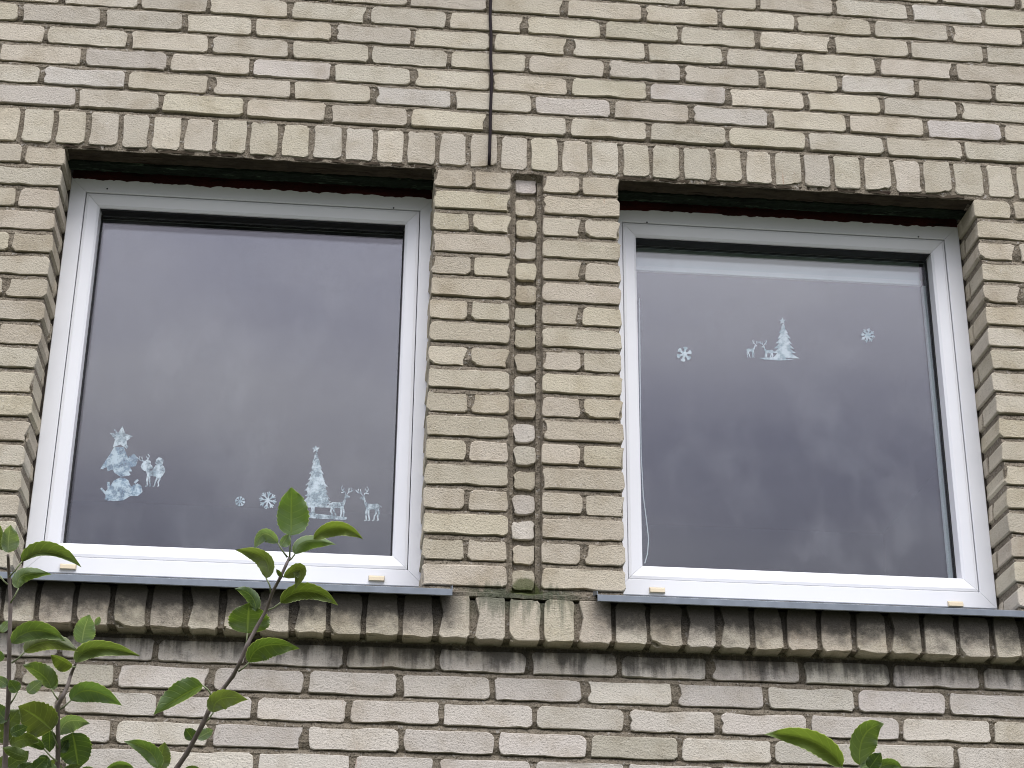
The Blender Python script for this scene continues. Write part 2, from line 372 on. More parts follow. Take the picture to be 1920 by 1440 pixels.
# ---- mortar core: one rough sheet with the openings cut out and returned
GX0, GX1, GZ0, GZ1, ST = -1.86, 2.42, -.62, 2.22, .0095
def in_open(x, z): return (0.004 < z < ZL) and ((LX0-.006 < x < LX1+.006) or (RX0-.006 < x < RX1+.006))
def in_head(x): return LX0+.004 < x < LX1-.004 or RX0+.004 < x < RX1-.004
def mortar_sheet():
    xs = [GX0]
    special = sorted([LX0-.006, LX1+.006, RX0-.006, RX1+.006, .25-.003, .35+.003])
    nxs = int((GX1-GX0)/ST); xs = sorted(set([round(GX0+(GX1-GX0)*i/nxs, 5) for i in range(nxs+1)]))
    for sv in special:
        i = min(range(len(xs)), key=lambda k: abs(xs[k]-sv)); xs[i] = sv
    JJ = .0165
    bots = [q-.00175 for q in [(i-1)*P for i in range(1, 19)] + [ZR+k_*P-J/2 for k_ in range(1, 9)] + [ZB-k_*P-.004-J/2 for k_ in range(1, 6)] + [ZR-J]]
    zs = {GZ0, GZ1, ZB, ZB+.04, ZB+.08, ZB+.12}
    for b_ in bots:
        zs |= {round(b_+q*JJ, 5) for q in (-.3, 0, .22, .5, .78, 1.)} | {round(b_+.035, 5), round(b_+.058, 5)}
    for k_ in range(5): zs.add(ZL+.02+.022*k_)
    zs = sorted(z for z in zs if GZ0 <= z <= GZ1)
    z2 = [zs[0]]
    for z in zs[1:]:
        if z-z2[-1] > .0018: z2.append(z)
    zs = z2
    def prof(z):
        for b_ in bots:
            if -.0005 <= z-b_ <= JJ+.0005: 
                t_ = (z-b_)/JJ; return .0030+.0035*t_+(.008*(t_-.72)/.28 if t_ > .72 else 0)
        return .0055
    for sv in (.004, ZL):
        i = min(range(len(zs)), key=lambda k: abs(zs[k]-sv)); zs[i] = sv
    W_ = len(xs); vs = []
    for z in zs:
        for x in xs:
            y = prof(z)
            if .25-.002 < x < .35+.002 and 0. < z < ZL-.001: y = .036
            y += noise.noise((x*24, z*24, 3.1))*.0030 + noise.noise((x*80, z*80, 9.))*.0030
            edge = ZL-.004 < z < ZL+.004
            dz = noise.noise((x*30, 5., z*9))*.003 if edge else 0
            vs.append(Vector((x, max(y, .0012), z+dz)))
    fs = []; keep = {}
    for j in range(len(zs)-1):
        for i in range(W_-1):
            if in_open((xs[i]+xs[i+1])/2, (zs[j]+zs[j+1])/2): continue
            fs.append((j*W_+i, j*W_+i+1, (j+1)*W_+i+1, (j+1)*W_+i))
    # return the cut edges into the wall
    from collections import Counter
    cnt = Counter(); dirs = {}
    for f in fs:
        for k in range(4):
            a, b = f[k], f[(k+1) % 4]; key = (min(a, b), max(a, b)); cnt[key] += 1; dirs[key] = (a, b)
    back = {}
    for key, c in cnt.items():
        if c != 1: continue
        a, b = dirs[key]
        for q in (a, b):
            if q not in back:
                back[q] = len(vs); vs.append(Vector((vs[q].x, .010 if (abs(vs[q].z-ZL) < .006 and in_head(vs[q].x)) else .30, vs[q].z)))
        fs.append((b, a, back[a], back[b]))
    mb = MB(); mb.v = vs; mb.f = fs
    return mb
core = mortar_sheet()
o = mesh_obj('mortar_joints', core.v, core.f, MORTAR, wall); o['kind'] = 'stuff'
# rest of the wall beyond the picture, behind the outer bricks
mb = MB()
for (a, b, c, d) in ((XMIN, GX0, GROUND, ZTOP), (GX1, XMAX, GROUND, ZTOP), (GX0, GX1, GZ1, ZTOP), (GX0, GX1, GROUND, GZ0)):
    mb.box(a, b, .010, .30, c, d)
mesh_obj('mortar_backing', mb.v, mb.f, MORTAR, wall)

# ---- courses. Head joints read from the photograph (pixels); beyond them a regular running bond
UPPER = {
 1: [145,301.7,459.3,615,766.7,917.3,1066,1215.7,1364,1513.3,1660,1806],
 2: [76.7,237.3,393.3,547.3,699,849,1000,1147.7,1295.3,1443.3,1590,1736.7,1880],
 3: [-3,156.7,316.7,471.7,623.3,772.7,921.3,1068.3,1215.3,1364.7,1510.7,1654,1797.3],
 4: [86,241,394.7,545.7,694.3,842.3,989.3,1136,1278.3,1427.3,1574.7,1719.3,1863.3],
 5: [36.7,192.3,345.7,476,625.3,774,921.3,1067.7,1212,1357.3,1501.3,1645.7,1790],
 6: [118,261.7,391.7,543.3,692,839.3,985.7,1130.7,1274.3,1420,1562,1706,1848.3],
 7: [766.7,915.3,1060,1205.7,1350,1492.7,1637.3,1780,1919],
 8: [1280,1421.7,1564.3,1705.7,1844],
 9: [1620,1763,1906.7]}
LOWER = {
 1: [291.7,466,646.7,820,990.7,1160.7,1329,1501.7,1671.7,1840],
 2: [33.3,217.3,398.3,574,748.3,922.3,1094,1263.3,1435.7,1605,1776.3],
 3: [117.3,298.3,476.7,653.3,826.7,1001.7,1173.3,1345.3,1517.7,1690.3,1860.3],
 4: [35,213.3,394.3,574,751.7,930,1103.3,1275,1449.3,1621,1793.3],
 5: [120,298,479,660,817.3,999.3,1173,1348.3,1523,1697,1871]}
PALE = {1: [-10], 2: [76.7, 699, 1000, 1295.3, 1736.7], 3: [156.7, 471.7, 1215.3], 4: [1574.7], 8: [1705.7]}   # left joint of the paler bricks
def run(xs, zc_, y, parent, row, tone_fn, lo=XMIN, hi=XMAX):
    xs = list(xs)
    while xs[0]-.263 > lo: xs.insert(0, xs[0]-.263)
    while xs[-1]+.263 < hi: xs.append(xs[-1]+.263)
    for i in range(len(xs)-1):
        g = random.uniform(.0065, .0095)
        a, b = xs[i]+g, xs[i+1]-random.uniform(.0065, .0095)
        if in_view(a, b, zc_): put('brick', STR, a, b, zc_, y, parent, tone_fn(row, a), .25)
        else: far_bricks.append((a, b, zc_-BL/2, zc_+BL/2, y))
def tone_up(row, x):
    if row in PALE and any(abs(x-x_at(p, ZR+(row-.5)*P)) < .03 for p in PALE[row]): return 'lilac'
    return 'grey' if random.random() < .2 else 'beige'
def tone_lo(row, x):
    r = random.random(); return 'white' if r < .68 else ('lilac' if r < .9 else 'grey')
k = 1
while ZR + k*P < ZTOP:
    zc_ = ZR + (k-.5)*P
    if k in UPPER: xs = [x_at(p, zc_) for p in UPPER[k]]
    else: xs = [.05 + (.1315 if k % 2 else 0)]
    run(xs, zc_, 0., wall, k, tone_up); k += 1
k = 1
while ZB - k*P > GROUND:
    zc_ = ZB - (k-.5)*P - .004
    if k in LOWER: xs = [x_at(p, zc_) for p in LOWER[k]]
    else: xs = [.05 + (.1315 if k % 2 else 0)]
    run(xs, zc_, 0., wall, -k, tone_lo); k += 1
# jambs left and right of the windows
for i in range(1, 19):
    zc_ = (i-1)*P + J + BL/2
    for s_, edge in ((-1, LX0), (1, RX1)):
        e = edge + random.uniform(-.003, .003); segs = []
        if i % 2 == 0: segs.append((.12, HED, .12)); off = .134
        else: segs.append((.25, STR, .25)); off = .264
        first = True; x = 0.
        lim = (edge-XMIN) if s_ < 0 else (XMAX-edge)
        while x < lim-.25:
            ln, lib, w0 = segs[0] if first else (.25, STR, .25)
            a, b = e + s_*x, e + s_*(x+ln)
            a, b = min(a, b), max(a, b)
            if in_view(a, b, zc_): put('brick', lib, a, b, zc_, 0., wall, 'sand' if random.random() < .65 else 'beige', w0)
            else: far_bricks.append((a, b, zc_-BL/2, zc_+BL/2, 0.))
            x += ln + .0145; first = False
        # bat set behind the stretcher, seen in the reveal
        if i % 2:
            o = put('brick', HED, e+(s_*.06)-.06, e+(s_*.06)+.06, zc_, .134, wall, 'sand', .12)
# bricks outside the picture, one joined part
fb = MB()
for (a, b, z0, z1, y) in far_bricks:
    y += random.uniform(-.002, .002); e = .004
    fb.add([(a+e, y, z0+e), (b-e, y, z0+e), (b-e, y, z1-e), (a+e, y, z1-e), (a, y+e, z0), (b, y+e, z0), (b, y+e, z1), (a, y+e, z1),
            (a, .05, z0), (b, .05, z0), (b, .05, z1), (a, .05, z1)],
           [(0, 1, 2, 3)] + [(q+i, q+4+i, q+4+(i+1) % 4, q+(i+1) % 4) for q in (0, 4) for i in range(4)])
o = mesh_obj('brick_field', fb.v, fb.f, BRICK, wall); o.color = (*TONES['beige'], 1); o['kind'] = 'stuff'

# ---- lintel course of upright bricks
lint = sub_anchor('lintel_course')
LJ = [39.3,102.7,163.3,225,282.7,342,403.3,465.7,524.7,584,644,704,760.7,819.7,878.3,936,992,1049.3,1106.7,1163.7,1221,1278.3,1336.3,1394,1449.3,1505.7,1559.7,1616.7,1673.3,1728.7,1787,1847.3,1904]
def upright(joints, zc_, y, parent, lib, tone, hs=1., tail=.1005):
    xs = [x_at(p, zc_, y) for p in joints]
    while xs[0] > XMIN: xs.insert(0, xs[0]-tail)
    while xs[-1] < XMAX: xs.append(xs[-1]+tail)
    for i in range(len(xs)-1):
        a, b = xs[i]+random.uniform(.006, .009), xs[i+1]-random.uniform(.006, .009)
        if in_view(a, b, zc_, y): put('brick', lib, a, b, zc_, y, parent, tone(), .085, hs)
        else: yield (a, b, zc_)
offs = list(upright(LJ, ZL+.0735, 0., lint, ROW, lambda: 'beige' if random.random() < .8 else 'grey', 1.))
bandg = sub_anchor('sill_course')
BJ = [6,71.7,140.7,210,279.3,349,415,481.5,548.3,616.7,683.3,752.3,818.3,885.7,950.7,1017.3,1081.7,1150,1216,1283.3,1346,1410,1472.3,1536.7,1601.7,1665.7,1730,1795,1860,1916.7]
BY = -.06
offb = list(upright(BJ, -.099, BY, bandg, BND, lambda: 'sand' if random.random() < .5 else 'beige', 1.03, .1035))
for nm, lst, y, dep, par, tn in (('lintel_brick_field', offs, 0., .06, lint, 'beige'), ('sill_brick_field', offb, BY, .1, bandg, 'white')):
    fb = MB()
    for (a, b, zc_) in lst: fb.box(a, b, y, y+dep, zc_-.06, zc_+.06)
    o = mesh_obj(nm, fb.v, fb.f, BRICK, par); o.color = (*TONES[tn], 1); o['kind'] = 'stuff'
# mortar between the sill bricks and the sloped mortar bed on top of them
def rough_box(name, x0, x1, y0, y1, z0, z1, parent, mat=None, st=.014, amp=.004, slope=0., top=True):
    mb = MB(); nx = max(1, int((x1-x0)/st)); 
    prof = []
    nz = max(1, int((z1-z0)/st)); ny = max(1, int((y1-y0)/st))
    prof += [(y1, z0)] + [(y0+(y1-y0)*(1-i/ny), z0) for i in range(1, ny)]
    prof += [(y0, z0+(z1-z0)*i/nz) for i in range(nz+1)]
    prof += [(y0+(y1-y0)*i/ny, z1+slope*i/ny) for i in range(1, ny+1)]
    K = len(prof); vs = []
    for i in range(nx+1):
        x = x0+(x1-x0)*i/nx
        for (y, z) in prof:
            n1 = noise.noise((x*26, y*26+7, z*26))*amp; n2 = noise.noise((x*60, y*60+3, z*60+20))*amp*.6
            vs.append((x, y+n1 if y < y1-.001 else y, z+n2))
    fs = [(i*K+j, (i+1)*K+j, (i+1)*K+j+1, i*K+j+1) for i in range(nx) for j in range(K-1)]
    fs += [tuple(range(K)), tuple(range(nx*K+K-1, nx*K-1, -1))]
    mb.add(vs, fs); return mesh_obj(name, mb.v, mb.f, mat or MORTAR, parent)
rough_box('mortar_joints', XMIN, XMAX, BY+.013, .004, -.154, -.044, bandg)['kind'] = 'stuff'
rough_box('mortar_bed', .04, .545, BY+.004, .03, -.036, -.024, bandg, amp=.005, slope=.030)
rough_box('mortar_bed', XMIN, .04, BY+.012, .03, -.036, -.027, bandg, amp=.002)
rough_box('mortar_bed', .545, XMAX, BY+.012, .03, -.036, -.027, bandg, amp=.002)
# pier between the windows
pier = sub_anchor('pier')
for i in range(1, 19):
    zc_ = (i-1)*P + J + BL/2
    for x0 in (LX1, .35):
        if i % 2:
            put('brick', STR, x0+random.uniform(0, .003), x0+.25-random.uniform(0, .003)-.001*(x0 == .35), zc_, 0., pier, 'sand', .25)
        else:
            q = x0+.125+random.uniform(-.005, .005)
            put('brick', HED, x0+random.uniform(0, .003), q-.007, zc_, 0., pier, 'sand', .12)
            put('brick', HED, q+.007, x0+.249-random.uniform(0, .003), zc_, 0., pier, 'sand', .12)
    tn = 'lilac' if i in (18, 4) else 'white' if i in (3, 7) else ('grey' if i % 3 == 0 else 'sand')
    sh = random.uniform(-.003, .003)
    put('brick', QRT, .267+sh, .332+sh, zc_+random.uniform(-.003, .001), .024, pier, tn, .064, jy=.003)
    if i % 2:   # bats seen in the reveals
        for (a, b) in ((LX1+.001, LX1+.12), (.476, RX0-.001)): put('brick', HED, a, b, zc_, .134, pier, 'sand', .12)
for a, b in ((.249, .2655), (.3335, .351)):     # vertical pointing of the groove
    mb = rough_box('mortar_pointing', a, b, .0275, .06, .0, ZL-.004, pier, st=.008, amp=.006)
    mb['kind'] = 'stuff'

# ------------------------------------------------------------------ windows
FY = .160; GD = .225
def rails(u0_, u1_, prof, x0, x1, z0, z1, name, parent, mat, gap=.0005, sides=(0, 1, 2, 3)):
    """four mitred rails of a profile [(inset, y), ...] round the rectangle"""
    for sd_ in sides:
        vs = []; n = len(prof)
        for (u, y) in prof:
            if sd_ == 0: a, b = (x0+u+gap, y, z1-u), (x1-u-gap, y, z1-u)          # top
            elif sd_ == 1: a, b = (x1-u-gap, y, z0+u), (x0+u+gap, y, z0+u)        # bottom
            elif sd_ == 2: a, b = (x0+u, y, z0+u+gap), (x0+u, y, z1-u-gap)        # left
            else: a, b = (x1-u, y, z1-u-gap), (x1-u, y, z0+u+gap)                 # right
            vs += [a, b]
        fs = [(2*i, 2*i+1, 2*i+3, 2*i+2) for i in range(n-1)]
        fs += [tuple(range(0, 2*n, 2)), tuple(range(2*n-1, 0, -2))]
        mesh_obj(name, vs, fs, mat, parent)
def window(x0, x1, z0, z1, sill_x0, sill_x1, caps, holes, label, blocked_left):
    wdw = empty('window', (0, 0, 0)); wdw.parent = house; wdw.matrix_parent_inverse = HI
    wdw['label'] = label
    rails(0, 0, [(0, .25), (0, FY+.002), (.002, FY), (.049, FY), (.0505, FY+.0015), (.0505, .25)], x0, x1, z0, z1, 'frame_rail', wdw, PVC)
    rails(0, 0, [(.0525, .25), (.0525, FY+.006), (.054, FY+.003), (.062, FY+.002), (.090, FY+.009), (.0975, FY+.015), (.0985, GD-.007), (.0985, .25)], x0, x1, z0, z1, 'sash_rail', wdw, PVC)
    rails(0, 0, [(.0975, GD-.0065), (.1010, GD-.0068), (.1030, GD-.004), (.1020, GD-.001)], x0, x1, z0, z1, 'gasket_and_shade', wdw, GASKET_SHADE)
    rails(0, 0, [(.0975, FY+.0212), (.1000, FY+.0210), (.1012, FY+.024), (.1012, GD-.0075)], x0, x1, z0, z1, 'gasket_and_shade', wdw, GASKET_SHADE, sides=(0,))  # black strip over the white top return, painting in its shade
    g0 = .0985
    for gy in (GD, GD+.019):
        mb = MB(); mb.box(x0+g0, x1-g0, gy, gy+.004, z0+g0, z1-g0); part('pane', mb, GLASS, wdw)
    rails(0, 0, [(.0985, GD+.006), (.1012, GD+.006), (.1012, GD+.017), (.0985, GD+.017)], x0, x1, z0, z1, 'spacer_bar', wdw, GASKET_SHADE)
    rails(0, 0, [(.060, GD+.0245), (.0965, GD+.0245), (.098, GD+.028), (.094, GD+.036), (.060, GD+.038)], x0, x1, z0, z1, 'glazing_bead', wdw, GASKET_SHADE)  # bead coloured black to paint in the shade of the interior
    for (px, py, pw) in caps:
        c = onY(px, py, FY); mb = MB(); hw = .024
        mb.add([(c.x-hw, FY-.001, c.z-.009), (c.x+hw, FY-.001, c.z-.009), (c.x+hw, FY-.001, c.z+.009), (c.x-hw, FY-.001, c.z+.009),
                (c.x-hw+.002, FY-.011, c.z-.008), (c.x+hw-.002, FY-.011, c.z-.008), (c.x+hw-.002, FY-.009, c.z+.003), (c.x-hw+.002, FY-.009, c.z+.003)],
               [(4, 5, 6, 7), (0, 4, 7, 3), (5, 1, 2, 6), (7, 6, 2, 3), (0, 1, 5, 4)])
        part('drain_cap', mb, CAPM, wdw)
    for (px, py) in holes:
        c = onY(px, py, FY); mb = MB(); mb.tube([(c.x, FY+.001, c.z), (c.x, FY-.0012, c.z)], .0028, 8); part('screw', mb, GASKET_SHADE, wdw)
    # metal sill sheet: top slopes out, front lip, hem and turned-up end
    mb = MB(); th = .0012
    prof = [(.185, .058), (FY-.002, .050), (-.0005, .0015), (-.090, -.0265), (-.0925, -.029), (-.0925, -.046), (-.090, -.0475), (-.083, -.044)]
    inner = [(y+ (th if i > 3 else 0), z-(th if i <= 4 else 0)) for i, (y, z) in enumerate(prof)]
    n = len(prof); vs = []
    for x in (sill_x0, sill_x1):
        vs += [(x, y, z) for (y, z) in prof] + [(x, y, z) for (y, z) in inner]
    M_ = 2*n; fs = []
    for i in range(n-1):
        fs.append((i, i+1, M_+i+1, M_+i)); fs.append((n+i, M_+n+i, M_+n+i+1, n+i+1))
        fs.append((i, n+i, n+i+1, i+1)); fs.append((M_+i, M_+i+1, M_+n+i+1, M_+n+i))
    fs += [(n-1, 2*n-1, M_+2*n-1, M_+n-1), (0, M_, M_+n, n)]
    mb.add(vs, fs); part('metal_sill', mb, ZINC, wdw)
    mb = MB()
    for x in ((sill_x1,) if blocked_left else (sill_x0,)):
        mb.add([(x-.001, -.088, -.027), (x+.001, -.088, -.027), (x+.001, -.004, -.004), (x-.001, -.004, -.004), (x-.001, -.088, -.016), (x+.001, -.088, -.016), (x+.001, -.004, .009), (x-.001, -.004, .009)],
               [(0, 1, 5, 4), (1, 2, 6, 5), (2, 3, 7, 6), (3, 0, 4, 7), (4, 5, 6, 7)])
    part('sill_end', mb, ZINC, wdw)
    # ragged dark red sealant hanging over the head of the frame
    mb = MB(); n = 170; vs = []
    for i in range(n+1):
        x = x0+.004+(x1-x0-.008)*i/n
        h = -.004+.007*noise.noise((x*9, 1.7, x0)) + .0055*noise.noise((x*34, 4.2, x0)) + .004*noise.noise((x*90, 8.2, 1.))
        vs += [(x, FY+.004, z1+h), (x, FY-.0025+.001*noise.noise((x*60, 2, 2)), z1+h), (x, FY-.003+.002*noise.noise((x*40, 6, 2)), z1+.03), (x, FY+.004, ZL+.05)]
    fs = [(4*i+k_, 4*i+4+k_, 4*i+5+k_, 4*i+1+k_) for i in range(n) for k_ in range(3)]
    mb.add(vs, fs); part('old_sealant', mb, REDLEAD, wdw)
    # foam and mortar down the sides
    for (a, b) in ((LX0-.012 if x0 < 0 else RX0-.012, x0+.0005), (x1-.0005, (LX1 if x0 < 0 else RX1)+.012)):
        if b-a > .002: rough_box('side_seal', a, b, FY+.006, .24, z0-.02, z1+.02, wdw, FOAMD, st=.012, amp=.006)
    return wdw
SEALW = plain('painted_sealing_mortar', (.46, .45, .42), .9, .15, var=.2, vscale=30, bump=.5, bscale=120)
FOAMD = plain('dark_joint_filler', (.05, .042, .034), .95, .1, var=.5, vscale=50, bump=1, bscale=90)
WZ0, WZ1 = .056, 1.388
left_win = window(-1.161, .0165, WZ0, WZ1, XMIN+1.2, .086, [(128, 1063, 0), (706, 1085, 0)], [(201, 354), (738, 390)], 'left window above the apple shoots', True)
right_win = window(.580, 1.771, WZ0, WZ1, .501, 2.6, [(1232, 1107, 0), (1791, 1133, 0)], [(1213, 417), (1722, 444)], 'right window with rolled-up white blind', False)
# soffit under the lintel course: mortar behind the bricks, then an old mossy concrete lintel
for (a, b) in ((LX0, LX1), (RX0, RX1)):
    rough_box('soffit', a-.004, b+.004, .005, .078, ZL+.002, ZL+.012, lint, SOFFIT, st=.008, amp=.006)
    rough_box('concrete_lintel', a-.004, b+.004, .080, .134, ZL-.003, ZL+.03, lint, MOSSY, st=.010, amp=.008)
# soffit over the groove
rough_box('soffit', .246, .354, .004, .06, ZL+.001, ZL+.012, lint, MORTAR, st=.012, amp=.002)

# dim rooms behind the glass
for (a, b, nm) in ((-2.1, .28, 0), (.32, 2.7, 1)):
    mb = MB(); y0, y1, z0, z1 = .31, 4.2, -.85, 1.75
    ox0, ox1 = (LX0-.004, LX1+.004) if nm == 0 else (RX0-.004, RX1+.004)
    mb.add([(a, y0, z0), (b, y0, z0), (b, y1, z0), (a, y1, z0), (a, y0, z1), (b, y0, z1), (b, y1, z1), (a, y1, z1)],
           [(0, 1, 2, 3), (7, 6, 5, 4), (3, 2, 6, 7), (0, 3, 7, 4), (2, 1, 5, 6)])
    for (p, q, r_, s_) in ((a, ox0, z0, z1), (ox1, b, z0, z1), (ox0, ox1, z0, .0), (ox0, ox1, ZL+.002, z1)):
        mb.add([(p, y0, r_), (q, y0, r_), (q, y0, s_), (p, y0, s_)], [(0, 3, 2, 1)])
    o = mb.build('room', ROOM, house); o.matrix_parent_inverse = HI
for o in list(house.children): o.matrix_parent_inverse = HI

# ------------------------------------------------------------------ things on and behind the glass
# roller blind of the right window
BYL = GD+.055
bl = empty('roller_blind', (1.17, BYL, 1.20))
BIv = Matrix.Translation((-1.17, -BYL, -1.20))
tag(bl, 'white roller blind wound up at the top of the right window', 'blind')
zb_ = onY(1470, 516, BYL).z
def kid(mb, name, mat, root, sm=False):
    o = mb.build(name, mat, root, sm); o.matrix_parent_inverse = Matrix.Translation(-root.location); return o
mb = MB(); mb.box(.665, 1.668, BYL+.004, BYL+.006, zb_+.006, 1.33); kid(mb, 'fabric', BLINDF, bl)
mb = MB(); mb.box(.665, 1.668, BYL-.002, BYL+.010, zb_-.010, zb_+.006); kid(mb, 'bottom_bar', BLIND, bl)
mb = MB(); mb.tube([(.66, BYL+.02, 1.35), (1.67, BYL+.02, 1.35)], .02, 14); kid(mb, 'roller', BLIND, bl)
mb = MB(); xg = onY(1768, 900, BYL).x; mb.box(xg-.010, xg+.009, BYL-.004, BYL+.010, .11, zb_-.014); kid(mb, 'side_guide', BLIND, bl)
mb = MB(); pts = [onY(px, py, BYL-.012) for px, py in ((1199, 560), (1200, 700), (1202, 850), (1206, 930), (1212, 975), (1216, 1010), (1214, 1038), (1209, 1056))]
mb.tube(pts, .0016, 5); kid(mb, 'cord', BLIND, bl)

# window stickers, cut from film, on the room side of the inner pane
SY = GD+.019-.0006
class Film:
    def __init__(s): s.mb = MB(); s.k = 0
    def poly(s, pts):
        y = SY - s.k*.00012; s.k += 1
        vs = [onY(x, z, y) for x, z in pts]; n = len(vs)
        a = sum((pts[i][0]*pts[(i+1) % n][1]-pts[(i+1) % n][0]*pts[i][1]) for i in range(n))
        s.mb.add(vs, [tuple(range(n)) if a < 0 else tuple(range(n-1, -1, -1))])
    def stroke(s, pts, w_):
        for i in range(len(pts)-1):
            (x0, y0), (x1, y1) = pts[i], pts[i+1]; l = math.hypot(x1-x0, y1-y0) or 1
            ww = w_ if not isinstance(w_, tuple) else w_[0]+(w_[1]-w_[0])*i/max(1, len(pts)-2)
            nx, ny = -(y1-y0)/l*ww/2, (x1-x0)/l*ww/2; ex, ey = (x1-x0)/l*ww*.3, (y1-y0)/l*ww*.3
            s.poly([(x0+nx-ex, y0+ny-ey), (x0-nx-ex, y0-ny-ey), (x1-nx+ex, y1-ny+ey), (x1+nx+ex, y1+ny+ey)])
    def blob(s, cx, cy, rx, ry, jit=.2, n=18):
        s.poly([(cx+rx*math.cos(2*math.pi*i/n)*(1+random.uniform(-jit, jit)), cy+ry*math.sin(2*math.pi*i/n)*(1+random.uniform(-jit, jit))) for i in range(n)])
    def star(s, cx, cy, r, rot=0, inner=.45, n=5):
        s.poly([(cx+(r if i % 2 == 0 else r*inner)*math.sin(math.pi*i/n+rot), cy-(r if i % 2 == 0 else r*inner)*math.cos(math.pi*i/n+rot)) for i in range(2*n)])
    def fir(s, cx, ytop, ybot, hw, tiers=8, lean=0., jag=.35):
        for side in (-1, 1):
            pts = [(cx, ytop)]
            for t in range(tiers):
                f1 = (t+1)/tiers; y1 = ytop+(ybot-ytop)*f1; xc = cx+lean*f1
                wd = hw*(f1**.9)*random.uniform(.88, 1.08)
                pts += [(xc+side*wd*.72, y1-(ybot-ytop)/tiers*.45), (xc+side*wd, y1+random.uniform(-1, 1.5)), (xc+side*wd*(1-jag), y1-(ybot-ytop)/tiers*.12+1)]
            pts.append((cx+lean, ybot-1))
            s.poly(pts)
    def deer(s, x, y, sc, d=1):
        q = lambda a, b: (x+d*a*sc, y+b*sc)
        s.poly([q(-14, -7), q(-10, -9), q(0, -8), q(8, -9), q(11, -13), q(13, -19), q(16, -18), q(14, -9), q(11, -1), q(8, 3), q(-2, 2), q(-11, 4), q(-15, 1)])
        s.poly([q(12, -18), q(14, -23), q(18, -22), q(23, -19), q(22, -17), q(16, -16)])
        for pts in ([(-12, 2), (-14, 9), (-11, 15), (-12, 22), (-10, 23)], [(-9, 2), (-8, 9), (-5, 15), (-4, 22), (-1, 23)], [(6, 1), (6, 12), (4, 22), (7, 23)], [(9, 0), (11, 11), (10, 22), (14, 23)]):
            s.stroke([q(*p) for p in pts], (3.6*sc, 1.8*sc))
        for pts in ([(15, -22), (13, -28), (8, -31), (6, -37), (9, -40)], [(12, -28), (6, -27)], [(16, -22), (20, -28), (26, -29), (30, -34)], [(20, -28), (21, -35)], [(9, -31), (12, -36)], [(26, -29), (25, -36)], [(-15, -5), (-18, -2)]):
            s.stroke([q(*p) for p in pts], 1.8*sc)
    def flake(s, cx, cy, r, n=8, w_=2., fork=.6):
        for i in range(n):
            a = 2*math.pi*i/n+.2; c, q = math.sin(a), -math.cos(a)
            s.stroke([(cx, cy), (cx+r*c, cy+r*q)], w_)
            for k in (-1, 1):
                b = a+k*.6; f = fork
                s.stroke([(cx+r*f*c, cy+r*f*q), (cx+r*f*c+r*.4*math.sin(b), cy+r*f*q-r*.4*math.cos(b))], w_*.8)
    def done(s, name, mat, label, group='festive film stickers on the panes'):
        o = s.mb.build(name, mat); tag(o, label, 'sticker', group); 
        c = sum(s.mb.v, Vector())/len(s.mb.v); o.data.transform(Matrix.Translation(-c)); o.location = c
        return o
f = Film(); f.flake(450, 940, 9, 8, 2.0); f.done('snowflake_sticker', STICK, 'smallest pale snowflake sticker, low in the middle of the left window')
f = Film(); f.flake(502, 938, 16, 8, 2.6, .55); f.done('snowflake_sticker', STICK, 'forked snowflake sticker just left of the topmost apple leaf')
f = Film(); f.flake(1283, 664, 13, 6, 4., .62); f.blob(1283, 664, 5, 5, .05); f.done('snowflake_sticker', STICK, 'stubby six-armed snowflake sticker left of the small fir')
f = Film(); f.flake(1627, 629, 13, 8, 2.2, .5); f.star(1627, 629, 10, .3, .5, 8); f.done('snowflake_sticker', STICK, 'dense round snowflake sticker near the upper right of the right window')
f = Film(); f.fir(593, 846, 952, 32, 10, .0, .3); f.fir(595, 856, 946, 25, 8, 4, .2); f.star(592, 842, 8); f.stroke([(587, 948), (586, 964)], 7)
f.poly([(566, 961), (590, 963), (620, 966), (650, 970), (650, 975), (610, 973), (572, 971)])
f.done('fir_tree_sticker', STICK_WORN, 'worn tall fir tree sticker with star, behind the topmost apple leaf')
f = Film(); f.deer(634, 950, .98, 1); f.done('reindeer_sticker', STICK_WORN, 'worn reindeer sticker with big antlers beside the tall fir')
f = Film(); f.deer(697, 953, 1.0, -1); f.done('reindeer_sticker', STICK_WORN, 'worn reindeer sticker at the far right, facing the other deer')
f = Film(); f.star(227, 822, 23, .12, .5); f.stroke([(215, 806), (239, 838)], 3); f.done('star_sticker', STICK_WORN, 'large pale star sticker on top of the patchy left fir')
f = Film(); f.poly([(214, 838), (232, 838), (240, 858), (252, 872), (244, 876), (248, 884), (238, 884), (240, 892), (226, 894), (214, 886), (212, 880), (202, 884), (200, 876), (188, 880), (196, 866), (206, 852)])
f.stroke([(222, 842), (218, 868)], 5); f.blob(249, 864, 9, 12, .1); f.stroke([(200, 866), (192, 878)], 5); f.stroke([(236, 880), (242, 890)], 5); f.done('fir_tree_sticker', STICK_BLUE, 'patchy bluish fir sticker under the big star')
f = Film(); f.poly([(198, 934), (197, 922), (206, 912), (214, 900), (238, 898), (246, 912), (262, 912), (266, 924), (258, 930), (244, 930), (232, 938), (212, 940)]); f.blob(206, 934, 9, 5, .2); f.blob(228, 905, 14, 9, .1); f.blob(256, 918, 11, 11, .12); f.stroke([(203, 905), (206, 932)], 5); f.stroke([(190, 916), (199, 926)], 4); f.stroke([(253, 905), (258, 900)], 4)
f.done('sleigh_sticker', STICK_BLUE, 'smeared sleigh-shaped sticker at the foot of the left cluster')
f = Film(); f.deer(286, 890, .95, -1); f.blob(299, 866, 8, 8, .15); f.blob(297, 884, 11, 13, .2); f.blob(275, 874, 10, 11, .25); f.done('reindeer_sticker', STICK_WORN, 'stubby smeared animal sticker beside the patchy left fir')
